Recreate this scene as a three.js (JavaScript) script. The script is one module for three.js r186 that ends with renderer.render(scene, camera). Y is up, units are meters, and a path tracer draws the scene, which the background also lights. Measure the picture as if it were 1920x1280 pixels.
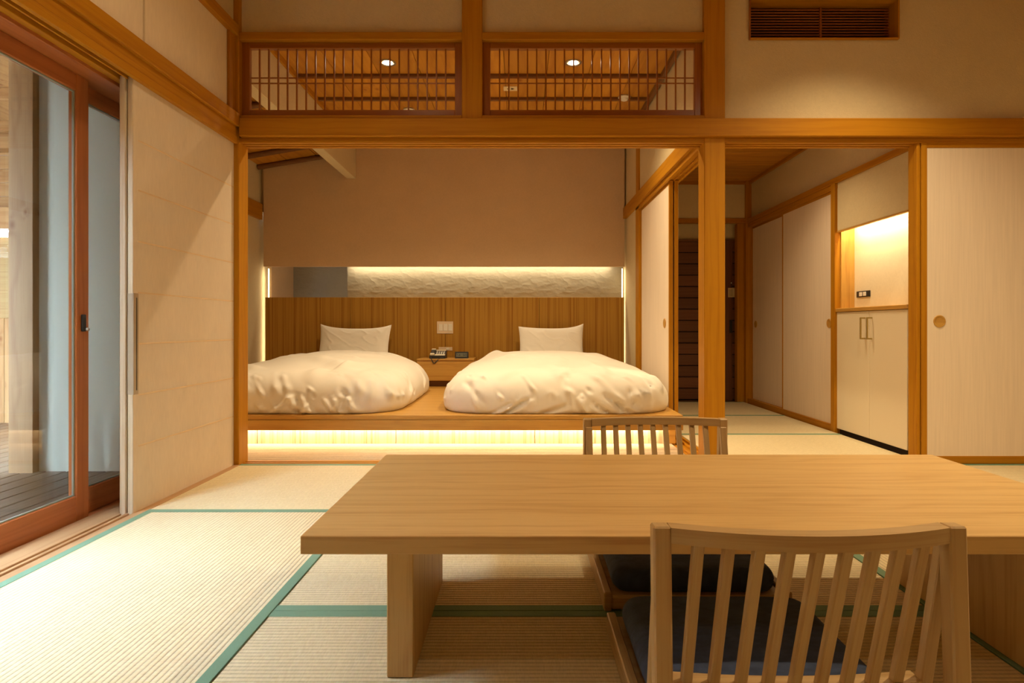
import * as THREE from 'three';
import { RectAreaLightUniformsLib } from 'three/addons/lights/RectAreaLightUniformsLib.js';

// ---------------------------------------------------------------- camera, sky, exposure
RectAreaLightUniformsLib.init();
const scene = new THREE.Scene();
const camera = new THREE.PerspectiveCamera(2 * Math.atan(640 / 1150) * 180 / Math.PI, 1.5, 0.05, 100);
camera.position.set(0, 0.783, 0);
camera.lookAt(0, 0.783, -1);
camera.setViewOffset(1920, 1280, -15, 27, 1920, 1280);      // shift lens: verticals stay upright
const renderer = new THREE.WebGLRenderer({ antialias: true });
renderer.toneMapping = THREE.LinearToneMapping;
renderer.toneMappingExposure = 1.0;
renderer.shadowMap.enabled = true;
scene.background = new THREE.Color().setRGB(29, 35, 43);   // bright overcast sky
const WARM = new THREE.Color().setRGB(1, 0.76, 0.43);
const LED = new THREE.Color().setRGB(1, 0.79, 0.48);
const LIGHTS = { bed: 10.5, main: 13, corridor: 5 };

// ---------------------------------------------------------------- helpers
let seed = 7;
const rnd = () => { seed = (seed * 1664525 + 1013904223) >>> 0; return seed / 4294967296; };
const R = (a, b) => a + (b - a) * rnd();
const HASH = new Float32Array(65536).map(() => rnd());
const hash = (x, y, s) => HASH[((x * 73 + y * 4513 + s * 1319) % 65536 + 65536) % 65536];
const sm = (t) => t * t * (3 - 2 * t);
function noise(x, y, px, py, s = 0) {                         // value noise, periodic in px, py cells
  const xi = Math.floor(x), yi = Math.floor(y), fx = sm(x - xi), fy = sm(y - yi);
  const w = (a, p) => p ? ((a % p) + p) % p : a;
  const a = hash(w(xi, px), w(yi, py), s), b = hash(w(xi + 1, px), w(yi, py), s);
  const c = hash(w(xi, px), w(yi + 1, py), s), d = hash(w(xi + 1, px), w(yi + 1, py), s);
  return a + (b - a) * fx + (c - a) * fy + (a - b - c + d) * fx * fy;
}
const fbm = (x, y, px, py, s, oct = 4) => { let v = 0, a = 0.5, n = 0; for (let o = 0; o < oct; o++) { v += a * noise(x, y, px, py, s + o * 7); n += a; a *= 0.5; x *= 2; y *= 2; px *= 2; py *= 2; } return v / n; };
const toS = (c) => c <= 0.0031308 ? c * 12.92 : 1.055 * Math.pow(c, 1 / 2.4) - 0.055;
function tex(w, h, f, { srgb = true, size = [1, 1] } = {}) {  // f(u, v) -> [r, g, b] linear, 0..1
  const d = new Uint8Array(w * h * 4);
  for (let j = 0; j < h; j++) for (let i = 0; i < w; i++) {
    const c = f((i + 0.5) / w, (j + 0.5) / h), k = (j * w + i) * 4;
    for (let q = 0; q < 3; q++) d[k + q] = Math.max(0, Math.min(255, Math.round(255 * (srgb ? toS(c[q]) : c[q]))));
    d[k + 3] = 255;
  }
  const t = new THREE.DataTexture(d, w, h, THREE.RGBAFormat);
  t.wrapS = t.wrapT = THREE.RepeatWrapping; t.magFilter = THREE.LinearFilter; t.minFilter = THREE.LinearMipmapLinearFilter; t.generateMipmaps = true;
  if (srgb) t.colorSpace = THREE.SRGBColorSpace;
  t.repeat.set(1 / size[0], 1 / size[1]); t.needsUpdate = true;
  return t;
}
const grey = (w, h, f, size) => tex(w, h, (u, v) => { const g = f(u, v); return [g, g, g]; }, { srgb: false, size });

// wood: u runs along the grain
function woodTex(s, { rings = 10, warp = 2.2, fibre = 0.3, ring = 0.5, streak = 0.3, knots = 0, size = [1.8, 0.45] }) {
  const kn = []; for (let i = 0; i < knots; i++) kn.push([rnd(), rnd(), R(0.010, 0.022)]);
  return tex(512, 512, (u, v) => {
    let bend = 0, kd = 0;
    for (const [ku, kv, kr] of kn) {
      let du = u - ku, dv = v - kv; du -= Math.round(du); dv -= Math.round(dv);
      const q = Math.hypot(du * size[0] / 1.6, dv * size[1]) / kr;
      bend += 0.9 * Math.exp(-q * q * 0.22) * Math.sign(dv || 1); kd = Math.max(kd, Math.exp(-q * q));
    }
    const wv = warp * (fbm(u * 3, v * 4, 3, 4, s, 3) - 0.5) + bend;
    const rg = Math.pow(0.5 + 0.5 * Math.sin(2 * Math.PI * (v * rings + wv)), 2.2);
    const st = fbm(u * 2, v * 40, 2, 40, s + 31, 3);
    const fi = noise(u * 24, v * 256, 24, 256, s + 61) * 0.6 + noise(u * 8, v * 128, 8, 128, s + 67) * 0.4;
    let k = ring * rg + streak * (st - 0.5) * 2 + fibre * (fi - 0.4);
    k = Math.max(0, Math.min(1, k)); k = Math.max(k, kd * 1.2);
    return [1 - 0.34 * k, 1 - 0.50 * k, 1 - 0.62 * k];
  }, { size });
}
const T = {
  cedar: woodTex(3, { rings: 11, ring: 0.28, fibre: 0.4, streak: 0.35 }),
  oak: woodTex(17, { rings: 7, warp: 3.0, ring: 0.22, fibre: 0.6, streak: 0.36, size: [1.5, 0.5] }),
  veneer: woodTex(29, { rings: 4, warp: 0.35, ring: 0.25, fibre: 0.35, streak: 1.1, size: [2.0, 0.48] }),
  knotty: woodTex(41, { rings: 6, warp: 2.5, ring: 0.4, fibre: 0.35, streak: 0.3, knots: 7, size: [1.6, 0.8] }),
};
T.plaster = tex(256, 256, (u, v) => { const k = 0.94 + 0.10 * (fbm(u * 6, v * 6, 6, 6, 5, 4) - 0.5) + 0.05 * (noise(u * 128, v * 128, 128, 128, 9) - 0.5); return [k, k, k * 0.99]; }, { size: [1.2, 1.2] });
T.plasterB = grey(256, 256, (u, v) => 0.5 * fbm(u * 64, v * 64, 64, 64, 15, 3) + 0.5 * noise(u * 128, v * 128, 128, 128, 19), [0.4, 0.4]);
T.paper = tex(256, 256, (u, v) => { const k = 0.95 + 0.08 * (fbm(u * 10, v * 5, 10, 5, 105, 4) - 0.5) + 0.05 * (noise(u * 90, v * 20, 90, 20, 109) - 0.5); return [k, k, k]; }, { size: [0.6, 0.6] });
T.fusuma = tex(256, 256, (u, v) => { const k = 0.96 + 0.07 * (noise(u * 96, v * 6, 96, 6, 209) - 0.5) + 0.03 * (noise(u * 30, v * 3, 30, 3, 219) - 0.5); return [k, k, k]; }, { size: [0.5, 0.9] });
// tatami: u along the ridges (long side), v across; 8 ridges of 15 mm in a 12 cm tile
T.tatami = tex(512, 512, (u, v) => {
  const rr = Math.abs(Math.sin(Math.PI * v * 8)), strand = noise(u * 120, v * 8, 120, 8, 301), s2 = noise(u * 60, v * 16, 60, 16, 311);
  const k = 0.55 + 0.39 * Math.pow(rr, 0.45) + 0.09 * (strand - 0.5) + 0.07 * (s2 - 0.5);
  return [k, k * (0.975 + 0.03 * s2), k * (0.93 + 0.08 * strand)];
}, { size: [0.24, 0.12] });
T.tatamiB = grey(512, 512, (u, v) => 0.9 * Math.pow(Math.abs(Math.sin(Math.PI * v * 8)), 0.55) + 0.10 * noise(u * 120, v * 16, 120, 16, 331), [0.24, 0.12]);
T.weave = grey(256, 256, (u, v) => 0.5 + 0.25 * Math.sin(u * Math.PI * 128) * Math.sin(v * Math.PI * 128) + 0.4 * (fbm(u * 32, v * 32, 32, 32, 401, 3) - 0.5), [0.12, 0.12]);
T.velvet = tex(256, 256, (u, v) => { const k = 0.75 + 0.7 * (fbm(u * 12, v * 24, 12, 24, 411, 4) - 0.5); return [k, k, k]; }, { size: [0.25, 0.25] });
T.carpet = tex(256, 256, (u, v) => { const k = 0.85 + 0.35 * (fbm(u * 4, v * 24, 4, 24, 421, 4) - 0.5) + 0.2 * (noise(u * 128, v * 128, 128, 128, 427) - 0.5); return [k, k * 0.985, k * 0.97]; }, { size: [0.8, 0.4] });
T.rockB = grey(512, 512, (u, v) => { const a = fbm(u * 8, v * 10, 8, 10, 431, 5), b = 1 - Math.abs(2 * fbm(u * 6, v * 12, 6, 12, 441, 4) - 1); return 0.55 * a + 0.45 * b * b; }, [1.0, 1.0]);

function mat(rgb, { map, bump, bs = 0.001, rough = 0.6, ...o } = {}) {
  const m = new THREE.MeshPhysicalMaterial({ roughness: rough, metalness: 0, ...o });
  m.color.setRGB(...rgb);
  if (map) m.map = map;
  if (bump) { m.bumpMap = bump; m.bumpScale = bs; }
  return m;
}
const M = {
  post: mat([0.50, 0.222, 0.010], { map: T.cedar, rough: 0.5, specularIntensity: 0.35 }),
  beam: mat([0.47, 0.203, 0.009], { map: T.cedar, rough: 0.5, specularIntensity: 0.35 }),
  lattice: mat([0.32, 0.10, 0.008], { map: T.cedar, rough: 0.3 }),
  shojiwood: mat([0.66, 0.55, 0.39], { map: T.cedar, rough: 0.55 }),
  oak: mat([0.62, 0.415, 0.170], { map: T.oak, rough: 0.42, specularIntensity: 0.6 }),
  chair: mat([0.50, 0.34, 0.155], { map: T.oak, rough: 0.45 }),
  grip: mat([0.42, 0.33, 0.23], { map: T.oak, rough: 0.6 }),
  doorwood: mat([0.44, 0.15, 0.045], { map: T.cedar, rough: 0.4 }),
  sill: mat([0.50, 0.30, 0.15], { map: T.cedar, rough: 0.5 }),
  veneer: mat([0.46, 0.25, 0.040], { map: T.veneer, rough: 0.5, specularIntensity: 0.4 }),
  deckwood: mat([0.60, 0.34, 0.075], { map: T.oak, rough: 0.4 }),
  basewood: mat([0.70, 0.58, 0.40], { map: T.veneer, rough: 0.5 }),
  plank: [0.62, 0.68, 0.57].map((k, i) => mat([k * 0.92, k * 0.42, k * 0.035], { map: T.knotty, rough: 0.5 })),
  batten: mat([0.20, 0.085, 0.025], { map: T.cedar, rough: 0.5 }),
  darkplank: [0.15, 0.18, 0.13].map((k) => mat([k, k * 0.36, k * 0.13], { map: T.cedar, rough: 0.5 })),
  darkgap: mat([0.02, 0.012, 0.008], { rough: 0.8 }),
  plaster: mat([0.72, 0.60, 0.38], { map: T.plaster, bump: T.plasterB, bs: 0.0012, rough: 0.95 }),
  plasterBed: mat([0.70, 0.50, 0.31], { map: T.plaster, bump: T.plasterB, bs: 0.0008, rough: 0.95 }),
  plasterOut: mat([0.60, 0.62, 0.53], { rough: 0.95 }),
  rock: mat([0.34, 0.31, 0.25], { map: T.plaster, bump: T.rockB, bs: 0.009, rough: 0.9 }),
  paper: mat([0.96, 0.84, 0.69], { map: T.paper, rough: 0.9, transmission: 0.30, thickness: 0, side: THREE.DoubleSide }),
  paperWall: mat([0.90, 0.78, 0.62], { map: T.paper, rough: 0.9 }),
  barShade: mat([0.80, 0.61, 0.40], { map: T.paper, rough: 0.9 }),  // shade of the lattice bars, given as a darker paper tone
  kumiko: mat([0.26, 0.13, 0.03], { rough: 0.7 }),
  fusuma: mat([0.89, 0.76, 0.63], { map: T.fusuma, rough: 0.8 }),
  cabinet: mat([0.85, 0.75, 0.58], { rough: 0.45 }),
  niche: mat([0.88, 0.78, 0.58], { map: T.plaster, rough: 0.9 }),
  tatami: mat([0.80, 0.69, 0.45], { map: T.tatami, bump: T.tatamiB, bs: 0.0022, rough: 0.75 }),
  heri: mat([0.17, 0.30, 0.20], { bump: T.weave, bs: 0.0006, rough: 0.8 }),
  carpet: mat([0.56, 0.43, 0.29], { map: T.carpet, bump: T.carpet, bs: 0.003, rough: 0.95 }),
  linen: mat([0.88, 0.85, 0.80], { bump: T.weave, bs: 0.0003, rough: 0.85, sheen: 0.2 }),
  velvet: mat([0.050, 0.078, 0.170], { map: T.velvet, bump: T.weave, bs: 0.0015, rough: 0.9, sheen: 0.8, sheenRoughness: 0.5, sheenColor: new THREE.Color().setRGB(0.10, 0.16, 0.30) }),
  glass: mat([0.90, 0.97, 0.95], { rough: 0.0, transmission: 1, thickness: 0, ior: 1.5 }),
  black: mat([0.02, 0.02, 0.022], { rough: 0.4 }),
  cream: mat([0.80, 0.72, 0.55], { rough: 0.45 }),
  plate: mat([0.80, 0.66, 0.50], { rough: 0.4 }),
  metal: mat([0.45, 0.44, 0.42], { rough: 0.35, metalness: 1 }),
  brass: mat([0.45, 0.34, 0.12], { rough: 0.35, metalness: 0.8 }),
  white: mat([0.82, 0.80, 0.74], { rough: 0.5 }),
  bead: mat([0.30, 0.36, 0.34], { rough: 0.4 }),
  outwood: mat([0.38, 0.22, 0.09], { map: T.knotty, rough: 0.6 }),
  outdeck: mat([0.27, 0.20, 0.14], { map: T.cedar, rough: 0.45 }),
  bamboo: mat([0.36, 0.25, 0.11], { map: T.cedar, rough: 0.6 }),
};
const glow = (rgb, k) => { const m = new THREE.MeshStandardMaterial({ color: 0x000000, roughness: 1 }); m.emissive.setRGB(...rgb); m.emissiveIntensity = k; return m; };
M.led = glow([1, 0.78, 0.45], 6);
M.bulb = glow([1, 0.85, 0.6], 30);

const used = {};
const numbered = (n) => { const k = used[n] = (used[n] ?? -1) + 1; return k ? `${n}_${String(k).padStart(3, '0')}` : n; };
function thing(name, label, category, at = [0, 0, 0], { group, kind } = {}) {
  const o = new THREE.Group(); o.name = numbered(name); o.position.set(...at); o.userData = { label, category };
  if (group) o.userData.group = group;
  if (kind) o.userData.kind = kind;
  scene.add(o); return o;
}
const structure = (name, label, category = 'wall', at) => thing(name, label, category, at, { kind: 'structure' });

// texture coordinates in metres: grain axis along u
function metricUV(g, grain = 'x', off = true) {
  if (g.index) g = g.toNonIndexed();
  const p = g.attributes.position, n = p.count, uv = new Float32Array(n * 2), ou = off ? R(0, 5) : 0, ov = off ? R(0, 5) : 0;
  const gi = 'xyz'.indexOf(grain), a = new THREE.Vector3(), b = new THREE.Vector3(), c = new THREE.Vector3();
  for (let i = 0; i < n; i += 3) {
    a.fromBufferAttribute(p, i); b.fromBufferAttribute(p, i + 1).sub(a); c.fromBufferAttribute(p, i + 2).sub(a);
    b.cross(c); const q = [Math.abs(b.x), Math.abs(b.y), Math.abs(b.z)], m = q.indexOf(Math.max(...q));
    const ui = m === gi ? (gi + 1) % 3 : gi, vi = 3 - ui - m;
    for (let k = 0; k < 3; k++) { uv[(i + k) * 2] = p.getComponent(i + k, ui) + ou; uv[(i + k) * 2 + 1] = p.getComponent(i + k, vi) + ov; }
  }
  g.setAttribute('uv', new THREE.BufferAttribute(uv, 2));
  return g;
}
function chamferBox(w, h, d, c = 0.002) {
  const H = [w / 2, h / 2, d / 2]; c = Math.min(c, ...H.map((x) => x * 0.6));
  const P = (ax, s) => { const v = [0, 1, 2].map((k) => s[k] * (k === ax ? H[k] : H[k] - c)); return new THREE.Vector3(...v); };
  const pos = [], tri = (a, b, e) => { const n = b.clone().sub(a).cross(e.clone().sub(a)), m = a.clone().add(b).add(e); if (n.dot(m) < 0) [b, e] = [e, b]; pos.push(...a.toArray(), ...b.toArray(), ...e.toArray()); };
  const quad = (a, b, e, f) => { tri(a, b, e); tri(a, e, f); };
  for (let ax = 0; ax < 3; ax++) {
    const i = (ax + 1) % 3, j = (ax + 2) % 3, S = (x, y, z) => { const s = [0, 0, 0]; s[ax] = x; s[i] = y; s[j] = z; return s; };
    for (const s of [-1, 1]) quad(P(ax, S(s, -1, -1)), P(ax, S(s, 1, -1)), P(ax, S(s, 1, 1)), P(ax, S(s, -1, 1)));
    for (const si of [-1, 1]) for (const sj of [-1, 1]) quad(P(i, S(-1, si, sj)), P(i, S(1, si, sj)), P(j, S(1, si, sj)), P(j, S(-1, si, sj)));
  }
  for (const x of [-1, 1]) for (const y of [-1, 1]) for (const z of [-1, 1]) tri(P(0, [x, y, z]), P(1, [x, y, z]), P(2, [x, y, z]));
  const g = new THREE.BufferGeometry(); g.setAttribute('position', new THREE.Float32BufferAttribute(pos, 3)); g.computeVertexNormals();
  return g;
}
function put(parent, name, g, m, at, label) {
  const o = new THREE.Mesh(g, m); o.name = name; if (at) o.position.set(...at);
  o.castShadow = o.receiveShadow = true; if (label) o.userData.label = label;
  parent.add(o); return o;
}
// box between world coordinates; the depth d is measured away from the photographer (z = -d)
function B(parent, name, m, [x0, x1], [y0, y1], [d0, d1], { grain, c = 0.002, label, uv = true } = {}) {
  const w = x1 - x0, h = y1 - y0, d = d1 - d0;
  const ax = grain ?? (w >= h && w >= d ? 'x' : h >= d ? 'y' : 'z');
  const g = metricUV(chamferBox(w, h, d, c), ax);
  let ox = 0, oy = 0, oz = 0; for (let o = parent; o && o !== scene; o = o.parent) { ox += o.position.x; oy += o.position.y; oz += o.position.z; }
  return put(parent, name, g, m, [(x0 + x1) / 2 - ox, (y0 + y1) / 2 - oy, -(d0 + d1) / 2 - oz], label);
}
function lathe(pts, seg = 32) { return new THREE.LatheGeometry(pts.map(([r, y]) => new THREE.Vector2(r, y)), seg); }
function tube(pts, r, seg = 40, rs = 8) { return new THREE.TubeGeometry(new THREE.CatmullRomCurve3(pts.map((p) => new THREE.Vector3(...p))), seg, r, rs); }
function merge(list) {                                        // several pieces of one part
  const gs = list.map((g) => g.index ? g.toNonIndexed() : g), out = new THREE.BufferGeometry();
  for (const [k, n] of [['position', 3], ['normal', 3], ['uv', 2]]) {
    const a = []; for (const g of gs) { const s = g.attributes[k]; for (let i = 0; i < s.array.length; i++) a.push(s.array[i]); }
    out.setAttribute(k, new THREE.Float32BufferAttribute(a, n));
  }
  return out;
}
// bar with a rectangular section swept through points (xs: width across x, t: thickness)
function bar(a, b, w, t, c = 0.002, grain = 'y') {
  const va = new THREE.Vector3(...a), vb = new THREE.Vector3(...b), L = va.distanceTo(vb), g = metricUV(chamferBox(w, L, t, c), grain);
  const q = new THREE.Quaternion().setFromUnitVectors(new THREE.Vector3(0, 1, 0), vb.clone().sub(va).normalize());
  g.applyQuaternion(q); g.translate(...va.add(vb).multiplyScalar(0.5).toArray());
  return g;
}

// ---------------------------------------------------------------- floor and tatami
const FRONT = 3.49, BACK = 3.61;
const floor = structure('floor', 'wooden subfloor under the tatami mats and the bedroom', 'floor');
B(floor, 'subfloor', M.sill, [-1.592, 3.9], [-0.12, -0.056], [-1.9, 3.5]);
B(floor, 'subfloor', M.sill, [-2.75, 2.6], [-0.12, -0.056], [3.5, 6.9]);
B(floor, 'carpet', M.carpet, [-2.62, 1.02], [-0.056, 0], [BACK + 0.005, 4.4], { label: 'beige carpet strip before the bed platform', c: 0.004 });

function tatami(label, x0, x1, d0, d1, along, hw = 0.033) {
  const t = thing('tatami_mat', label, 'tatami', [(x0 + x1) / 2, -0.055, -(d0 + d1) / 2], { group: 'tatami mats on the floor' });
  const e = 0.0012;
  B(t, 'rush_surface', M.tatami, [x0 + e, x1 - e], [-0.055, 0], [d0 + e, d1 - e], { grain: along, c: 0.003 });
  for (const s of [0, 1]) {
    const X = along === 'z' ? (s ? [x1 - hw, x1 - e] : [x0 + e, x0 + hw]) : [x0 + e, x1 - e];
    const D = along === 'z' ? [d0 + e, d1 - e] : (s ? [d1 - hw, d1 - e] : [d0 + e, d0 + hw]);
    B(t, 'cloth_border', M.heri, X, [-0.004, 0.0016], D, { c: 0.0008, label: 'woven cloth border' });
  }
  return t;
}
tatami('pale tatami mat lying lengthwise along the sliding glass door, green borders', -1.592, -0.682, 0.78, 2.60, 'z');
tatami('tatami mat across the foot of the shoji screen before the bedroom sill', -1.592, 0.228, 2.60, 3.505, 'x');
tatami('tatami mat behind the far chair, before the square wooden pillar', 0.228, 2.048, 2.60, 3.505, 'x');
tatami('tatami mat at the foot of the closed paper door by the corridor', 2.048, 3.868, 2.60, 3.505, 'x');
tatami('tatami mat under the table half that faces the bedroom', -0.682, 1.138, 1.692, 2.60, 'x');
tatami('tatami mat under the table half on the near chair side', -0.682, 1.138, 0.784, 1.692, 'x');
tatami('tatami mat lying lengthwise beyond the table leg opposite the glass door', 1.138, 2.048, 0.78, 2.60, 'z');
tatami('tatami mat next to the outer end of the table, beside another lengthwise mat', 2.048, 2.958, 0.78, 2.60, 'z');
B(floor, 'rush_surface', M.tatami, [-1.592, 3.9], [-0.056, 0], [-1.9, 0.778], { grain: 'x' });
B(floor, 'rush_surface', M.tatami, [2.96, 3.9], [-0.056, 0], [0.778, 2.598], { grain: 'z' });
tatami('corridor tatami mat just behind the front sill', 1.17, 2.345, 3.615, 4.485, 'x', 0.02);
tatami('corridor tatami mat in front of the nearer closet door', 1.17, 2.345, 4.485, 5.44, 'x', 0.02);
tatami('corridor tatami mat at the foot of the dark entrance door', 1.17, 2.345, 5.44, 6.42, 'x', 0.02);

// ---------------------------------------------------------------- left wall: sill, head rail, upper paper panels
const wl = structure('wall_left', 'window wall of pale orange timber with paper panels above the glass doors');
for (const [a, b] of [[-1.630, -1.592], [-1.660, -1.645], [-1.79, -1.675]]) B(wl, 'sill_rail', M.sill, [a, b], [-0.10, 0], [-1.9, 3.49], { grain: 'z', c: 0.0015 });
B(wl, 'sill', M.sill, [-1.675, -1.630], [-0.10, -0.014], [-1.9, 3.49], { grain: 'z' });
B(wl, 'door_track', M.doorwood, [-1.92, -1.79], [-0.10, -0.012], [-1.9, 3.6], { grain: 'z' });
for (const [a, b] of [[-1.628, -1.606], [-1.656, -1.648], [-1.72, -1.686]]) B(wl, 'head_rail', M.beam, [a, b], [1.826, 1.862], [-1.9, 3.49], { grain: 'z', c: 0.0015 });
B(wl, 'head_rail', M.beam, [-1.72, -1.606], [1.862, 1.918], [-1.9, 3.49], { grain: 'z' });
B(wl, 'wall_rail_beam', M.beam, [-1.72, -1.588], [1.918, 1.991], [-1.9, 3.475], { grain: 'z', c: 0.003 });
B(wl, 'door_head', M.doorwood, [-1.92, -1.72], [1.812, 1.991], [-1.9, 3.6], { grain: 'z' });
B(wl, 'upper_rail', M.beam, [-1.72, -1.60], [2.44, 2.50], [-1.9, 3.49], { grain: 'z' });
B(wl, 'plaster', M.plaster, [-1.72, -1.63], [2.50, 2.78], [-1.9, 3.49], { grain: 'z' });
B(wl, 'end_stile', M.beam, [-1.70, -1.618], [1.991, 2.44], [3.415, 3.49]);
B(wl, 'panel_backing', M.shojiwood, [-1.90, -1.72], [1.991, 2.78], [-1.9, 3.6], { grain: 'z' });
for (const [a, b] of [[2.665, 3.415], [1.76, 2.655], [0.86, 1.75], [-0.05, 0.85], [-0.96, -0.06], [-1.9, -0.97]]) {
  B(wl, 'paper_panel', M.paperWall, [-1.640, -1.632], [1.991, 2.44], [a, b], { c: 0.0005, label: 'cream paper window panel' });
  B(wl, 'panel_joint', M.shojiwood, [-1.648, -1.628], [1.991, 2.44], [b, b + 0.01]);
}
// ---------------------------------------------------------------- glass doors
function glassDoor(name, label, x, d0, d1, lock) {
  const t = thing(name, label, 'glass door', [x, 0, -(d0 + d1) / 2], { kind: 'structure' });
  const X = [x - 0.035, x];
  B(t, 'stile', M.doorwood, X, [-0.01, 1.812], [d1 - 0.07, d1], { c: 0.003 });
  B(t, 'stile', M.doorwood, X, [-0.01, 1.812], [d0, d0 + 0.07], { c: 0.003 });
  B(t, 'bottom_rail', M.doorwood, X, [-0.01, 0.098], [d0 + 0.07, d1 - 0.07], { grain: 'z', c: 0.003 });
  B(t, 'top_rail', M.doorwood, X, [1.742, 1.812], [d0 + 0.07, d1 - 0.07], { grain: 'z', c: 0.003 });
  const g = new THREE.PlaneGeometry(d1 - d0 - 0.14, 1.644); g.rotateY(Math.PI / 2);
  put(t, 'glass_pane', g, M.glass, [-0.02, 0.92, 0]);
  const bead = M.bead;
  B(t, 'glazing_bead', bead, [x - 0.016, x - 0.008], [0.098, 1.742], [d1 - 0.077, d1 - 0.070], { c: 0.001 });
  B(t, 'glazing_bead', bead, [x - 0.016, x - 0.008], [0.098, 0.104], [d0 + 0.07, d1 - 0.077], { c: 0.001 });
  B(t, 'glazing_bead', bead, [x - 0.016, x - 0.008], [1.736, 1.742], [d0 + 0.07, d1 - 0.077], { c: 0.001 });
  if (lock) {
    const l = B(t, 'door_lock', M.black, [x, x + 0.010], [0.765, 0.835], [d1 - 0.048, d1 - 0.026], { c: 0.004, label: 'dark metal crescent lock' });
    const k = new THREE.SphereGeometry(0.008, 12, 8); put(l, 'lock_lever', k, M.metal, [0.013, -0.026, -0.004]);
  }
  return t;
}
glassDoor('window_1', 'sliding glass door with a red-brown timber frame and a dark crescent lock', -1.80, 0.74, 2.56, true);
glassDoor('window_2', 'sliding glass door in the outer track, mostly behind the shoji screen', -1.845, 2.555, 3.54, false);

// ---------------------------------------------------------------- shoji screens
function shoji(label, x0, x1, d0, d1, grip) {                 // x1: room side
  const t = thing('shoji_screen', label, 'sliding screen', [(x0 + x1) / 2, 0, -(d0 + d1) / 2], { group: 'shoji screens pushed together at the end of the window wall' });
  const X = [x0 + 0.002, x1 - 0.0025], H = 1.838;
  B(t, 'stile', M.shojiwood, X, [-0.01, H], [d0, d0 + 0.022]);
  B(t, 'stile', M.shojiwood, X, [-0.01, H], [d1 - 0.022, d1]);
  B(t, 'rail', M.shojiwood, X, [-0.01, 0.045], [d0 + 0.022, d1 - 0.022], { grain: 'z' });
  B(t, 'rail', M.shojiwood, X, [1.80, H], [d0 + 0.022, d1 - 0.022], { grain: 'z' });
  for (const y of [1.578, 1.366, 1.148, 0.930, 0.712, 0.494, 0.276]) B(t, 'lattice_bar', M.kumiko, [x0 + 0.003, x1 - 0.0024], [y - 0.007, y + 0.007], [d0 + 0.022, d1 - 0.022], { grain: 'z', c: 0.001 });
  for (const [x, r] of [[x1 - 0.002, 1], [x0 + 0.0006, -1]]) {
    const g = new THREE.PlaneGeometry(d1 - d0 - 0.002, H - 0.012); g.rotateY(r * Math.PI / 2);
    put(t, 'paper', metricUV(g, 'z'), M.paper, [x - (x0 + x1) / 2, (H - 0.012) / 2, -0.001], 'cream translucent paper');
  }
  if (grip) for (const y of [1.578, 1.366, 1.148, 0.930, 0.712, 0.494, 0.276]) B(t, 'painted_bar_shade', M.barShade, [x1 - 0.0022, x1 - 0.0015], [y - 0.0035, y + 0.0035], [d0 + 0.035, d1 - 0.004], { grain: 'z', c: 0.0002, label: 'darker strip painting the bar shade on the paper' });  // painted shade lines where the lattice bars sit behind the paper
  if (grip) {
    const g = B(t, 'finger_pull', M.grip, [x0 + 0.001, x1 + 0.001], [0.498, 0.926], [d0 - 0.001, d0 + 0.034], { label: 'grey-brown wooden edge pull' });
    B(g, 'pull_slot', M.darkgap, [x1 - 0.001, x1 + 0.0016], [0.515, 0.908], [d0 + 0.017, d0 + 0.023], { c: 0.0005 });
  }
}
shoji('shoji screen on the room side, with a grey wooden edge pull', -1.652, -1.626, 2.58, 3.488, true);
shoji('shoji screen in the outer track, behind the one with the edge pull', -1.683, -1.655, 2.575, 3.488, false);

// ---------------------------------------------------------------- partition between living room and bedroom / corridor
const wp = structure('wall_front', 'timber framed plaster wall with the wide bedroom opening and lattice transoms');
const post = (x0, x1, y0, y1, d0 = FRONT, d1 = BACK) => B(wp, 'pillar', M.post, [x0, x1], [y0, y1], [d0, d1], { c: 0.004 });
post(-1.72, -1.60, -0.05, 2.78);
post(-0.331, -0.215, 1.964, 2.78);
post(1.049, 1.168, -0.05, 2.78);
B(wp, 'wall_rail_beam', M.beam, [-1.588, 3.9], [1.862, 1.964], [3.465, BACK], { c: 0.003 });
for (const [a, b] of [[-1.60, 1.049], [1.168, 3.9]]) {
  B(wp, 'head_rail', M.beam, [a, b], [1.845, 1.862], [3.495, BACK]);
  for (const [p, q] of [[3.495, 3.522], [3.538, 3.562], [3.578, BACK]]) B(wp, 'head_rail', M.beam, [a, b], [1.833, 1.845], [p, q], { c: 0.001 });
  B(wp, 'sill', M.beam, [a, b], [-0.10, -0.012], [3.508, BACK]);
  for (const [p, q] of [[3.508, 3.522], [3.540, 3.556], [3.576, BACK]]) B(wp, 'sill_rail', M.beam, [a, b], [-0.012, 0.001], [p, q], { c: 0.001 });
}
for (const [a, b] of [[-1.60, -0.331], [-0.215, 1.049]]) {
  B(wp, 'transom_sill', M.beam, [a, b], [1.964, 1.987], [3.485, BACK]);
  B(wp, 'transom_head', M.beam, [a, b], [2.420, 2.462], [FRONT, BACK]);
  B(wp, 'plaster', M.plaster, [a, b], [2.462, 2.78], [3.525, 3.58], { c: 0.0005 });
}
// plaster right of the pillar, round the air grille
for (const [x, y] of [[[1.168, 1.312], [1.964, 2.78]], [[2.168, 3.9], [1.964, 2.78]], [[1.312, 2.168], [1.964, 2.428]], [[1.312, 2.168], [2.662, 2.78]]]) B(wp, 'plaster', M.plaster, x, y, [3.52, 3.60], { c: 0.0002 });
B(wp, 'plaster', M.plaster, [1.168, 3.9], [1.964, 2.78], [3.66, 3.68]);
B(wp, 'plaster', M.plaster, [2.64, 4.0], [-0.1, 2.8], [3.70, 3.76]);
B(wp, 'jamb', M.post, [2.264, 2.284], [0, 1.833], [3.50, 3.575]);
B(wp, 'jamb', M.post, [2.284, 2.36], [0, 1.833], [3.545, BACK]);

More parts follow.
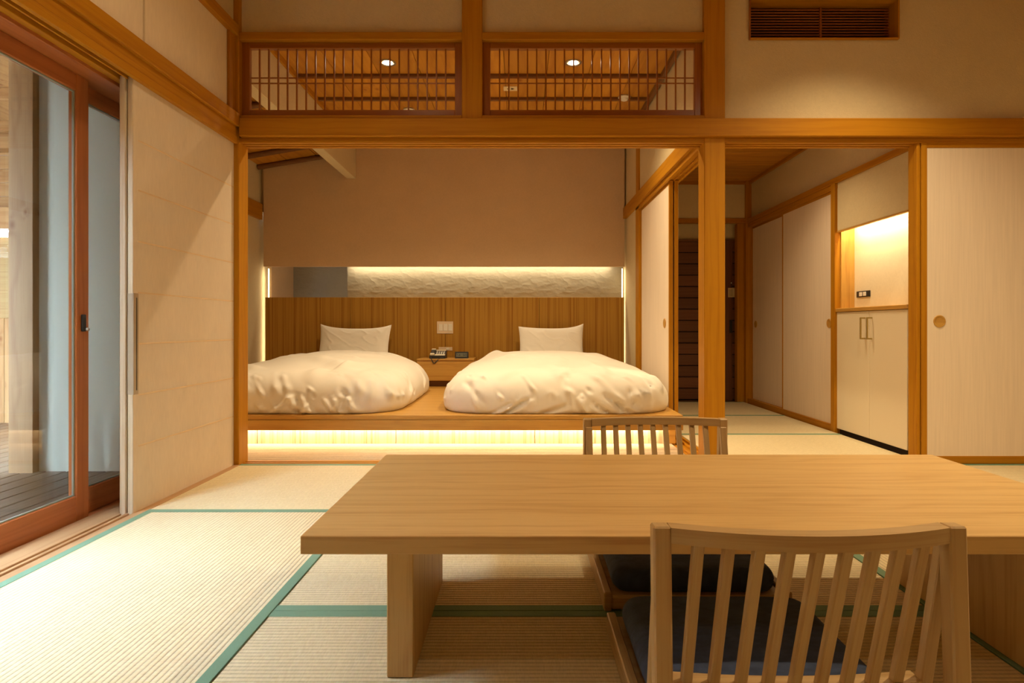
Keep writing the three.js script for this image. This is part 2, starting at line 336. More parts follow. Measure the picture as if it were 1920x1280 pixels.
function transom(label, x0, x1) {
  const t = thing('lattice_transom', label, 'transom', [(x0 + x1) / 2, 1.987, -3.55]);
  const y0 = 1.987, y1 = 2.42, D = [3.528, 3.558], fw = 0.044;
  B(t, 'frame', M.lattice, [x0, x0 + fw], [y0, y1], D); B(t, 'frame', M.lattice, [x1 - fw, x1], [y0, y1], D);
  B(t, 'frame', M.lattice, [x0 + fw, x1 - fw], [y0, 2.032], D); B(t, 'frame', M.lattice, [x0 + fw, x1 - fw], [2.386, y1], D);
  const a = x0 + fw, b = x1 - fw;
  for (let i = 1; i <= 21; i++) { const x = a + (b - a) * i / 22; B(t, 'lattice_bar', M.lattice, [x - 0.004, x + 0.004], [2.032, 2.386], [3.534, 3.548], { c: 0.0015 }); }
  for (const y of [2.223, 2.192]) B(t, 'cross_bar', M.lattice, [a, b], [y - 0.003, y + 0.003], [3.545, 3.554], { c: 0.001 });
}
transom('fine wooden lattice transom next to the window wall', -1.60, -0.331);
transom('fine wooden lattice transom next to the full-height square pillar', -0.215, 1.049);

// air grille
{
  const t = thing('air_grille', 'recessed wooden louvre grille high in the plaster wall', 'air vent', [1.74, 2.43, -3.56]);
  const D = [3.50, 3.64];
  B(t, 'frame', M.lattice, [1.312, 1.318], [2.428, 2.662], D); B(t, 'frame', M.beam, [2.160, 2.168], [2.428, 2.662], D);
  B(t, 'frame', M.beam, [1.318, 2.160], [2.428, 2.436], D); B(t, 'frame', M.beam, [1.318, 2.160], [2.654, 2.662], D);
  B(t, 'backing', M.darkgap, [1.318, 2.160], [2.436, 2.654], [3.635, 3.642]);
  B(t, 'mullion', M.lattice, [1.753, 1.765], [2.436, 2.654], [3.585, 3.60]);
  for (let i = 0; i < 13; i++) for (const [a, b] of [[1.319, 1.753], [1.765, 2.159]]) {
    const s = B(t, 'louvre_slat', M.lattice, [a, b], [2.4425 + i * 0.0163, 2.4505 + i * 0.0163], [3.592, 3.612], { c: 0.001 }); s.rotation.x = 0.3;
  }
}

// paper sliding doors (fusuma)
function roundPull(parent, pos, axis) {
  const g = lathe([[0, 0.0008], [0.025, 0.0008], [0.0265, 0.0032], [0.033, 0.0038], [0.035, 0.002], [0.035, -0.003]], 28);
  if (axis === 'z') g.rotateX(Math.PI / 2); else g.rotateZ(Math.PI / 2);   // faces +z or -x
  metricUV(g);
  const o = put(parent, 'round_pull', metricUV(g), M.deckwood, pos, 'round wooden finger pull');
  return o;
}
function fusumaZ(label, x0, x1, d, pullX) {
  const t = thing('paper_door', label, 'sliding door', [(x0 + x1) / 2, 0, -d - 0.012]);
  const D = [d, d + 0.024];
  B(t, 'paper_face', M.fusuma, [x0 + 0.03, x1 - 0.03], [0.046, 1.806], [d + 0.004, d + 0.020], { grain: 'x', c: 0.0005 });
  B(t, 'stile', M.post, [x0, x0 + 0.034], [0.003, 1.838], D); B(t, 'stile', M.post, [x1 - 0.034, x1], [0.003, 1.838], D);
  B(t, 'rail', M.beam, [x0 + 0.034, x1 - 0.034], [0.003, 0.047], D); B(t, 'rail', M.beam, [x0 + 0.034, x1 - 0.034], [1.806, 1.838], D);
  if (pullX) roundPull(t, [pullX - (x0 + x1) / 2, 0.816, 0.0085], 'z');
}
fusumaZ('closed cream paper door with a round wooden pull, beside the corridor opening', 2.290, 3.20, 3.499, 2.395);
fusumaZ('cream paper door in the rear track beyond the one with the round pull', 3.17, 3.88, 3.54, 0);

// ---------------------------------------------------------------- bedroom shell
const wb = structure('wall_back', 'plain beige bedroom wall panel over the headboard niche');
B(wb, 'wall_panel', M.plasterBed, [-2.58, 1.052], [1.392, 2.78], [6.17, 6.21], { c: 0.001 });
B(wb, 'niche_wall', M.rock, [-1.795, 1.16], [0.6, 1.9], [6.37, 6.42], { grain: 'x', label: 'rough textured plaster behind the light slot' });
B(wb, 'niche_wall', M.plasterBed, [-1.785, -1.77], [0.6, 1.9], [6.42, 7.0]);
B(wb, 'niche_wall', M.rock, [-2.70, -1.79], [0.6, 1.9], [6.98, 7.03], { grain: 'x' });
B(wb, 'niche_wall', M.plasterBed, [-2.72, -2.578], [0.6, 1.9], [6.37, 6.98]);
B(wb, 'niche_wall', M.plasterBed, [-2.60, 1.16], [1.9, 1.95], [6.21, 7.03]);
B(wb, 'niche_wall', M.plasterBed, [-2.55, 1.03], [0.55, 0.6], [6.21, 7.03]);
B(wb, 'plaster', M.plasterBed, [-2.72, 1.16], [1.95, 2.9], [6.22, 6.30]);
B(wb, 'plaster', M.plasterBed, [-2.72, 1.16], [-0.1, 0.62], [6.42, 6.46]);

const wbl = structure('wall_bedroom_side', 'narrow strip of cream bedroom wall behind the corner pillar');
B(wbl, 'plaster', M.plaster, [-2.72, -2.62], [-0.05, 2.9], [3.62, 6.40], { grain: 'z' });
B(wbl, 'plaster', M.plaster, [-2.72, -1.72], [-0.05, 2.9], [3.60, 3.66]);
B(wbl, 'wall_rail_beam', M.beam, [-2.62, -2.59], [1.862, 2.02], [3.66, 6.17], { grain: 'z' });

const cb = structure('ceiling_bedroom', 'bedroom ceiling of knotty orange boards with dark battens and a sloping side', 'ceiling');
{
  const y = 2.64, n = 9, x0 = -1.65, x1 = 1.12;
  for (let i = 0; i < n; i++) { const a = x0 + (x1 - x0) * i / n, b = x0 + (x1 - x0) * (i + 1) / n; B(cb, 'ceiling_board', M.plank[i % 3], [a + 0.0015, b - 0.0015], [y, y + 0.012], [3.61, 6.17], { grain: 'z', c: 0.002 }); }
  for (const d of [4.055, 4.51, 4.965, 5.42, 5.875]) B(cb, 'batten', M.batten, [x0, x1], [y - 0.026, y], [d - 0.014, d + 0.014], { c: 0.003 });
  B(cb, 'cornice', M.batten, [1.03, 1.06], [2.60, 2.64], [3.62, 6.17], { grain: 'z' });
  B(cb, 'cornice', M.beam, [-1.65, -1.63], [2.60, 2.64], [3.62, 6.17], { grain: 'z' });
  B(cb, 'drop_beam', M.plaster, [-1.74, -1.65], [2.275, 2.80], [3.61, 6.168], { grain: 'z', label: 'plastered drop beam' });
  const ang = Math.atan(0.164), ym = (x) => 2.52 + 0.164 * (x + 1.74);
  for (let i = 0; i < 3; i++) {
    const a = -2.62 + i * 0.2933, m = a + 0.1467, g = metricUV(chamferBox(0.290, 0.012, 2.56, 0.002), 'z');
    g.rotateZ(ang); put(cb, 'ceiling_board', g, M.plank[(i + 1) % 3], [m, ym(m) + 0.03, -4.89]);
  }
  for (const d of [6.12, 5.76, 5.40, 5.04, 4.68, 4.32, 3.96]) {
    const g = new THREE.CylinderGeometry(0.022, 0.026, 0.88, 12); metricUV(g, 'y'); g.rotateZ(-Math.PI / 2 + ang);
    put(cb, 'log_batten', metricUV(g, 'x'), M.batten, [-2.18, ym(-2.18), -d], 'dark round log batten');
  }
  B(cb, 'roof_backing', M.batten, [-2.75, 2.6], [2.82, 2.9], [3.61, 7.1]);
}

// partition bedroom / corridor
const wr = structure('wall_right', 'timber partition between the bedroom and the corridor with a sliding door opening');
B(wr, 'plaster', M.plaster, [1.07, 1.15], [-0.05, 2.82], [5.60, 6.40], { grain: 'z' });
B(wr, 'plaster', M.plaster, [1.07, 1.15], [1.97, 2.82], [3.61, 5.60], { grain: 'z' });
B(wr, 'pillar', M.post, [1.055, 1.16], [-0.05, 1.862], [5.45, 5.60]);
B(wr, 'pillar', M.post, [1.058, 1.16], [1.97, 2.64], [5.47, 5.60]);
B(wr, 'wall_rail_beam', M.beam, [1.035, 1.17], [1.870, 1.975], [3.61, 6.16], { grain: 'z' });
B(wr, 'head_rail', M.beam, [1.055, 1.16], [1.845, 1.870], [3.61, 5.60], { grain: 'z' });
for (const [a, b] of [[1.055, 1.072], [1.106, 1.111], [1.143, 1.16]]) {
  B(wr, 'head_rail', M.beam, [a, b], [1.833, 1.845], [3.61, 5.45], { grain: 'z', c: 0.001 });
  B(wr, 'sill_rail', M.beam, [a, b], [-0.012, 0.002], [3.61, 5.45], { grain: 'z', c: 0.001 });
}
B(wr, 'sill', M.beam, [1.02, 1.168], [-0.08, -0.012], [3.612, 5.45], { grain: 'z' });

function fusumaX(label, x0, x1, d0, d1, side, pullD, y1 = 1.84, group) {   // side -1: face looks to -x
  const t = thing('paper_door', label, 'sliding door', [(x0 + x1) / 2, 0, -(d0 + d1) / 2], { group });
  const sw = 0.018;
  B(t, 'paper_face', M.fusuma, [x0 + 0.003, x1 - 0.003], [0.03, y1 - 0.025], [d0 + sw, d1 - sw], { grain: 'z', c: 0.0005 });
  B(t, 'stile', M.post, [x0, x1], [0.003, y1], [d0, d0 + sw]); B(t, 'stile', M.post, [x0, x1], [0.003, y1], [d1 - sw, d1]);
  B(t, 'rail', M.beam, [x0, x1], [0.003, 0.032], [d0 + sw, d1 - sw], { grain: 'z' }); B(t, 'rail', M.beam, [x0, x1], [y1 - 0.027, y1], [d0 + sw, d1 - sw], { grain: 'z' });
  if (pullD) roundPull(t, [side * ((x1 - x0) / 2 - 0.0008), 0.812, -pullD + (d0 + d1) / 2], 'x');
}
fusumaX('half open cream paper door on the bedroom side of the partition, beside the bed', 1.074, 1.104, 4.42, 5.448, -1, 4.56);
fusumaX('half open paper door on the corridor side of the partition, behind its twin', 1.113, 1.141, 4.42, 5.448, -1, 0);

// ---------------------------------------------------------------- corridor
const wc = structure('wall_corridor', 'corridor wall of olive plaster with timber rails round closets and entrance door');
B(wc, 'plaster', M.plaster, [2.40, 2.48], [1.90, 2.42], [3.61, 6.6], { grain: 'z' });
B(wc, 'closet_back', M.plaster, [2.60, 2.64], [-0.1, 2.42], [3.6, 6.7], { grain: 'z' });
B(wc, 'wall_rail_beam', M.beam, [2.352, 2.48], [1.858, 1.90], [3.61, 6.42], { grain: 'z' });
B(wc, 'head_rail', M.beam, [2.362, 2.46], [1.818, 1.858], [4.58, 6.42], { grain: 'z' });
B(wc, 'baseboard', M.beam, [2.36, 2.46], [-0.055, 0.045], [4.64, 6.42], { grain: 'z' });
B(wc, 'pillar', M.post, [2.352, 2.46], [-0.05, 1.858], [4.585, 4.645]);
B(wc, 'pillar', M.post, [2.345, 2.46], [-0.05, 2.30], [6.36, 6.46]);
B(wc, 'pillar', M.plaster, [1.15, 2.345], [1.915, 2.31], [6.40, 6.46], { c: 0.0005 });
B(wc, 'wall_rail_beam', M.beam, [1.15, 2.345], [1.868, 1.915], [6.385, 6.46]);
B(wc, 'pillar', M.post, [2.275, 2.345], [-0.05, 1.868], [6.42, 6.5]);
B(wc, 'plaster', M.plaster, [1.10, 2.6], [1.722, 2.4], [6.60, 6.66]);
B(wc, 'door_head', M.batten, [1.10, 2.46], [1.700, 1.722], [6.56, 6.64]);
B(wc, 'back_wall', M.darkgap, [1.10, 2.6], [-0.06, 1.72], [6.66, 6.70]);
B(wc, 'threshold', M.batten, [1.10, 2.46], [-0.08, -0.005], [6.425, 6.64]);
B(wc, 'plaster', M.plaster, [1.10, 1.15], [-0.05, 2.4], [6.40, 6.66]);
const cc = structure('ceiling_corridor', 'low corridor ceiling of brown boards', 'ceiling');
for (let i = 0; i < 7; i++) B(cc, 'ceiling_board', M.plank[i % 3], [1.15, 2.40], [2.30, 2.312], [3.66 + i * 0.42, 4.077 + i * 0.42], { grain: 'x' });
B(cc, 'cornice', M.beam, [2.375, 2.40], [2.268, 2.30], [3.66, 6.40], { grain: 'z' });
B(cc, 'cornice', M.beam, [1.15, 2.375], [2.268, 2.30], [6.38, 6.40]);

// entrance door of stacked boards
function entrance(label, x0, x1, d, stile, hardware) {
  const t = thing('board_door', label, 'door', [(x0 + x1) / 2, 0, -d - 0.02]);
  B(t, 'door_core', M.darkgap, [x0, x1], [0, 1.70], [d + 0.012, d + 0.03]);
  B(t, 'stile', M.darkplank[0], [x0, x0 + stile], [0, 1.70], [d - 0.004, d + 0.012]);
  const n = 14, h = 1.70 / n;
  for (let i = 0; i < n; i++) B(t, 'board', M.darkplank[i % 3], [x0 + stile + 0.001, x1], [i * h + 0.010, (i + 1) * h], [d, d + 0.012], { c: 0.002 });
  if (hardware) B(t, 'door_handle', M.black, [2.232, 2.262], [0.72, 0.86], [d - 0.016, d - 0.004], { label: 'black recessed handle' });
}
entrance('dark red-brown entrance door leaf of stacked horizontal boards', 1.16, 2.175, 6.585, 0.07, false);
entrance('dark board door leaf with a black handle under the hanging tag', 2.19, 2.46, 6.545, 0.075, true);
{
  const c = document.createElement('canvas'); c.width = 64; c.height = 96; const k = c.getContext('2d');
  k.fillStyle = '#d9c9a2'; k.fillRect(0, 0, 64, 96); k.fillStyle = '#6b5a34';
  for (const x of [42, 28, 14]) for (let y = 14; y < 78; y += 9) k.fillRect(x - 3, y, 7, x === 28 ? 6 : 4);
  const m = new THREE.MeshStandardMaterial({ map: new THREE.CanvasTexture(c), roughness: 0.7 }); m.map.colorSpace = THREE.SRGBColorSpace;
  const t = thing('door_tag', 'small cream paper tag hanging on the dark entrance door', 'tag', [2.25, 1.10, -6.53]);
  put(t, 'card', new THREE.BoxGeometry(0.07, 0.10, 0.003), m, [0, 0.05, 0]);
  put(t, 'cord', tube([[0, 0.098, 0], [0.002, 0.12, 0], [0, 0.15, -0.002]], 0.003, 10, 6), M.black);
  put(t, 'peg', new THREE.SphereGeometry(0.007, 10, 8), M.cream, [0, 0.153, 0]);
}
fusumaX('cream closet door nearer the built-in cabinet, round pull at its edge', 2.375, 2.40, 4.645, 5.56, -1, 4.715, 1.825);
fusumaX('cream closet door next to the dark entrance door', 2.405, 2.43, 5.52, 6.36, -1, 6.26, 1.825);

// cabinet with counter, lit recess above
{
  const t = thing('built_in_cabinet', 'cream two-door cabinet built into the corridor wall under a lit recess', 'cabinet', [2.42, 0, -4.16]);
  B(t, 'carcass', M.cabinet, [2.39, 2.58], [0.03, 0.893], [3.75, 4.585]);
  B(t, 'plinth', M.darkgap, [2.39, 2.57], [-0.05, 0.03], [3.75, 4.585]);
  B(t, 'counter', M.deckwood, [2.358, 2.58], [0.895, 0.922], [3.745, 4.585], { grain: 'z', c: 0.003 });
  for (const [a, b, s] of [[3.752, 4.158, -1], [4.162, 4.583, 1]]) {
    const d = B(t, 'door', M.cabinet, [2.368, 2.390], [0.028, 0.892], [a, b], { c: 0.002 });
    const hd = s < 0 ? 4.125 : 4.205;
    const g = merge([bar([2.335, 0.70, -hd], [2.335, 0.85, -hd], 0.010, 0.010), bar([2.335, 0.705, -hd], [2.368, 0.705, -hd], 0.010, 0.010), bar([2.335, 0.845, -hd], [2.368, 0.845, -hd], 0.010, 0.010)]);
    g.translate(-2.379, -0.46, (a + b) / 2); put(d, 'handle', g, M.brass, [0, 0, 0], 'brass bar handle');
  }
  B(t, 'upper_panel', M.plaster, [2.372, 2.39], [1.50, 1.858], [3.745, 4.585], { grain: 'z' });
  B(t, 'upper_panel_edge', M.deckwood, [2.368, 2.392], [1.488, 1.50], [3.745, 4.585], { grain: 'z' });
  B(t, 'recess_top', M.deckwood, [2.39, 2.50], [1.575, 1.585], [3.745, 4.585], { grain: 'z' });
  B(t, 'recess_side', M.deckwood, [2.392, 2.492], [0.922, 1.575], [4.567, 4.585], { grain: 'y' });
  B(t, 'recess_side', M.deckwood, [2.392, 2.492], [0.922, 1.575], [3.745, 3.760], { grain: 'y' });
  B(t, 'recess_back', M.niche, [2.492, 2.512], [0.922, 1.585], [3.745, 4.585], { grain: 'z' });
  const l = B(t, 'light_strip', M.led, [2.394, 2.406], [1.556, 1.567], [3.80, 4.54], { grain: 'z', c: 0.001, label: 'glowing light strip' });
  const a = new THREE.RectAreaLight(LED, 150, 0.74, 0.012); a.position.set(2.402, 1.553, -4.17); a.lookAt(2.47, 1.2, -4.17); scene.add(a); a.name = 'recess_light';
}
{
  const t = thing('power_outlet', 'dark double socket plate in the lit recess', 'outlet', [2.488, 1.02, -4.48]);
  B(t, 'plate', M.black, [2.484, 2.492], [1.000, 1.045], [4.36, 4.53]);
  for (const d of [4.42, 4.47]) B(t, 'socket', M.white, [2.480, 2.486], [1.008, 1.037], [d - 0.018, d + 0.018]);
}

// ---------------------------------------------------------------- bed platform and headboard
{
  const t = thing('bed_platform', 'wide low wooden bed platform with light shining out beneath', 'platform', [-0.78, 0, -5.05]);
  B(t, 'deck', M.deckwood, [-2.60, 1.045], [0.188, 0.219], [3.932, 6.165], { grain: 'x', c: 0.003 });
  B(t, 'fascia', M.deckwood, [-2.60, 1.045], [0.122, 0.187], [3.926, 3.955], { grain: 'x', c: 0.002 });
  B(t, 'soffit', M.deckwood, [-2.60, 1.045], [0.150, 0.187], [3.956, 6.1], { grain: 'x' });
  const xs = [-2.60, -1.767, -0.835, 0.10, 0.995];
  for (let i = 0; i < 4; i++) B(t, 'base_panel', M.basewood, [xs[i] + 0.002, xs[i + 1] - 0.002], [0, 0.150], [4.123, 4.145], { grain: 'y' });
  B(t, 'base_end', M.deckwood, [0.997, 1.045], [0, 0.150], [4.12, 4.30]);
  B(t, 'light_strip', M.led, [-2.58, 0.98], [0.136, 0.149], [4.09, 4.11], { grain: 'x', c: 0.001, label: 'glowing light strip under the platform edge' });
  const a = new THREE.RectAreaLight(LED, 78, 3.5, 0.02); a.position.set(-0.80, 0.133, -4.10); a.lookAt(-0.80, -1, -4.18); scene.add(a); a.name = 'platform_light';
}
{
  const t = thing('headboard', 'long wooden headboard of four vertical-grained panels', 'headboard', [-0.76, 0.219, -6.185]);
  const xs = [-2.565, -1.703, -0.751, 0.193, 1.048];
  for (let i = 0; i < 4; i++) B(t, 'panel', M.veneer, [xs[i] + 0.0015, xs[i + 1] - 0.0015], [0.221, 1.082], [6.172, 6.20], { grain: 'y', c: 0.0015 });
  B(t, 'back_shelf', M.deckwood, [-2.565, 1.048], [1.06, 1.084], [6.20, 6.37], { grain: 'x' });
  B(t, 'light_strip', M.led, [-1.76, 0.93], [1.434, 1.446], [6.300, 6.320], { grain: 'x', c: 0.001, label: 'glowing light strip over the headboard slot' });
  const a = new THREE.RectAreaLight(LED, 46, 2.69, 0.02); a.position.set(-0.415, 1.430, -6.31); a.lookAt(-0.415, 0.43, -6.46); scene.add(a); a.name = 'slot_light';
  B(t, 'light_strip', M.led, [-1.797, -1.787], [1.10, 1.37], [6.44, 6.45], { c: 0.001, label: 'glowing light strip at the end of the slot' });
  const e = new THREE.RectAreaLight(LED, 60, 0.012, 0.27); e.position.set(-1.800, 1.235, -6.445); e.lookAt(-2.0, 1.235, -6.6); scene.add(e); e.name = 'niche_light';
  for (const [x, s] of [[-2.568, -1], [1.044, 1]]) {
    B(t, 'light_strip', M.led, [x - 0.004, x + 0.004], [0.25, 1.38], [6.262, 6.276], { c: 0.001, label: 'glowing vertical light strip at the headboard end' });
    const b = new THREE.RectAreaLight(LED, 12, 0.012, 1.12); b.position.set(x + s * 0.006, 0.815, -6.269); b.lookAt(x + s * 0.1, 0.815, -6.25); scene.add(b); b.name = 'headboard_end_light';
  }
}
{
  const t = thing('nightstand', 'small wooden drawer box between the two beds', 'nightstand', [-0.71, 0.219, -5.98]);
  B(t, 'body', M.deckwood, [-0.975, -0.44], [0.275, 0.478], [5.80, 6.165]);
  B(t, 'top', M.deckwood, [-0.977, -0.438], [0.470, 0.482], [5.79, 6.165]);
  B(t, 'drawer', M.deckwood, [-0.972, -0.443], [0.278, 0.452], [5.785, 5.80]);
  B(t, 'plinth', M.batten, [-0.96, -0.455], [0.219, 0.275], [5.84, 6.165]);
}
{
  const t = thing('light_switch', 'three-gang switch plate on the headboard above the telephone', 'switch', [-0.752, 0.70, -6.17]);
  B(t, 'plate', M.plate, [-0.835, -0.672], [0.717, 0.840], [6.163, 6.172], { c: 0.003 });
  for (let i = 0; i < 3; i++) B(t, 'rocker', M.white, [-0.815 + i * 0.047, -0.775 + i * 0.047], [0.745, 0.815], [6.157, 6.164], { c: 0.003 });
}
{
  const t = thing('power_outlet', 'cream socket plate low on the headboard behind the telephone', 'outlet', [-0.752, 0.55, -6.17]);
  B(t, 'plate', M.plate, [-0.818, -0.68], [0.545, 0.582], [6.164, 6.172]);
  B(t, 'socket', M.white, [-0.745, -0.71], [0.552, 0.574], [6.160, 6.165]);
}
{
  const t = thing('telephone', 'black and cream desk telephone with a curled black cord', 'telephone', [-0.79, 0.482, -5.93]);
  const sh = new THREE.Shape([[-0.075, 0], [0.075, 0], [0.075, 0.075], [-0.075, 0.022]].map((p) => new THREE.Vector2(...p)));
  const g = new THREE.ExtrudeGeometry(sh, { depth: 0.145, bevelEnabled: true, bevelSize: 0.003, bevelThickness: 0.003, bevelSegments: 1 });
  g.rotateY(Math.PI / 2); g.translate(-0.0725, 0.003, 0); put(t, 'body', metricUV(g), M.black);
  const face = new THREE.Group(); face.name = 'face'; face.position.set(0, 0.053, 0); face.rotation.x = 0.339; t.add(face);
  const fb = (n, m, x0, x1, z0, z1, h) => { const q = put(face, n, metricUV(chamferBox(x1 - x0, h, z1 - z0, 0.002)), m, [(x0 + x1) / 2, h / 2, (z0 + z1) / 2]); return q; };
  fb('handset_end', M.cream, -0.070, -0.030, -0.075, -0.048, 0.016); fb('handset_end', M.cream, -0.070, -0.030, 0.045, 0.072, 0.016);
  fb('handset_grip', M.black, -0.066, -0.034, -0.048, 0.045, 0.014);
  fb('top_plate', M.cream, -0.026, 0.072, -0.075, -0.048, 0.004); fb('bottom_plate', M.cream, -0.026, 0.072, 0.045, 0.072, 0.004);
  for (let i = 0; i < 4; i++) for (let j = 0; j < 3; j++) fb('key', M.metal, -0.018 + i * 0.022, -0.003 + i * 0.022, -0.040 + j * 0.028, -0.022 + j * 0.028, 0.004);
  put(t, 'cord', tube([[-0.06, 0.015, 0.08], [-0.055, 0.006, 0.105], [-0.04, -0.01, 0.155], [-0.02, -0.04, 0.152], [0.0, -0.025, 0.152], [0.03, 0.006, 0.12], [0.06, 0.008, 0.085]], 0.005, 60, 8), M.black);
}
{
  const c = document.createElement('canvas'); c.width = 160; c.height = 64; const k = c.getContext('2d');
  k.fillStyle = '#6d7268'; k.fillRect(0, 0, 160, 64); k.fillStyle = '#1d211d'; k.font = 'bold 50px monospace'; k.textAlign = 'center'; k.textBaseline = 'middle'; k.fillText('14:50', 80, 34);
  const m = new THREE.MeshStandardMaterial({ map: new THREE.CanvasTexture(c), roughness: 0.3 }); m.map.colorSpace = THREE.SRGBColorSpace;
  const t = thing('alarm_clock', 'small black digital alarm clock beside the telephone', 'clock', [-0.562, 0.482, -5.92]);
  const sh = new THREE.Shape([[-0.03, 0], [0.03, 0], [0.022, 0.052], [-0.012, 0.058]].map((p) => new THREE.Vector2(...p)));
  const g = new THREE.ExtrudeGeometry(sh, { depth: 0.122, bevelEnabled: true, bevelSize: 0.003, bevelThickness: 0.003, bevelSegments: 2 });
  g.rotateY(-Math.PI / 2); g.translate(0.061, 0.003, 0); g.rotateY(Math.PI); g.scale(1, 1, 1); put(t, 'body', metricUV(g), M.black);
  const s = put(t, 'display', new THREE.BoxGeometry(0.10, 0.038, 0.002), m, [0, 0.033, 0.0265]); s.rotation.x = -0.30;
}

// ---------------------------------------------------------------- bedding
function puff({ w, l, h, rh, yb, rb, p = 7, n = 120, ex = 1, disp, lift }) {
  const N = n, pos = [], uv = [], idx = [];
  for (let j = 0; j <= N; j++) for (let i = 0; i <= N; i++) {
    let u = 2 * i / N - 1, v = 2 * j / N - 1;
    const r = Math.max(Math.abs(u), Math.abs(v)), su = r ? u / r : 0, sv = r ? v / r : 0;
    const k = r ? Math.pow(Math.pow(Math.abs(su), p) + Math.pow(Math.abs(sv), p), -1 / p) : 0;
    const cx = su * k, cz = sv * k;
    let nx = Math.sign(cx) * Math.pow(Math.abs(cx), p - 1), nz = Math.sign(cz) * Math.pow(Math.abs(cz), p - 1); const nl = Math.hypot(nx, nz) || 1; nx /= nl; nz /= nl;
    const rt = 0.5, a = Math.min(1, r / rt), t = Math.max(0, (r - rt) / (1 - rt));
    let out, y, side;
    if (t < 0.78) { const q = t / 0.78 * Math.PI / 2; out = rh * Math.pow(Math.sin(q), ex); y = yb + (h - yb) * Math.pow(Math.max(0, Math.cos(q)), ex); side = Math.sin(q); }
    else { const q = (t - 0.78) / 0.22 * Math.PI / 2; out = rh - rb * (1 - Math.cos(q)); y = yb * (1 - Math.sin(q)); side = 1; }
    let x = cx * a * (w / 2 - rh) + nx * out, z = cz * a * (l / 2 - rh) + nz * out;
    if (lift) y += lift(x / (w / 2), z / (l / 2)) * Math.min(1, y / h);
    if (disp) { const d = disp(x, z, y, side, t, nx, nz); x += nx * side * d; z += nz * side * d; y = Math.max(0.001, y + (1 - side * side) * d + (t > 0.75 ? 0 : 0.3 * side * d)); }
    pos.push(x, y, z); uv.push(x, z);
  }
  for (let j = 0; j < N; j++) for (let i = 0; i < N; i++) { const a = j * (N + 1) + i, b = a + 1, c = a + N + 1, d = c + 1; idx.push(a, c, b, b, c, d); }
  const g = new THREE.BufferGeometry(); g.setAttribute('position', new THREE.Float32BufferAttribute(pos, 3)); g.setAttribute('uv', new THREE.Float32BufferAttribute(uv, 2)); g.setIndex(idx); g.computeVertexNormals();
  return g;
}
const ridge = (x, y, s) => { const q = 1 - Math.abs(2 * noise(x, y, 0, 0, s) - 1); return Math.pow(q, 5); };
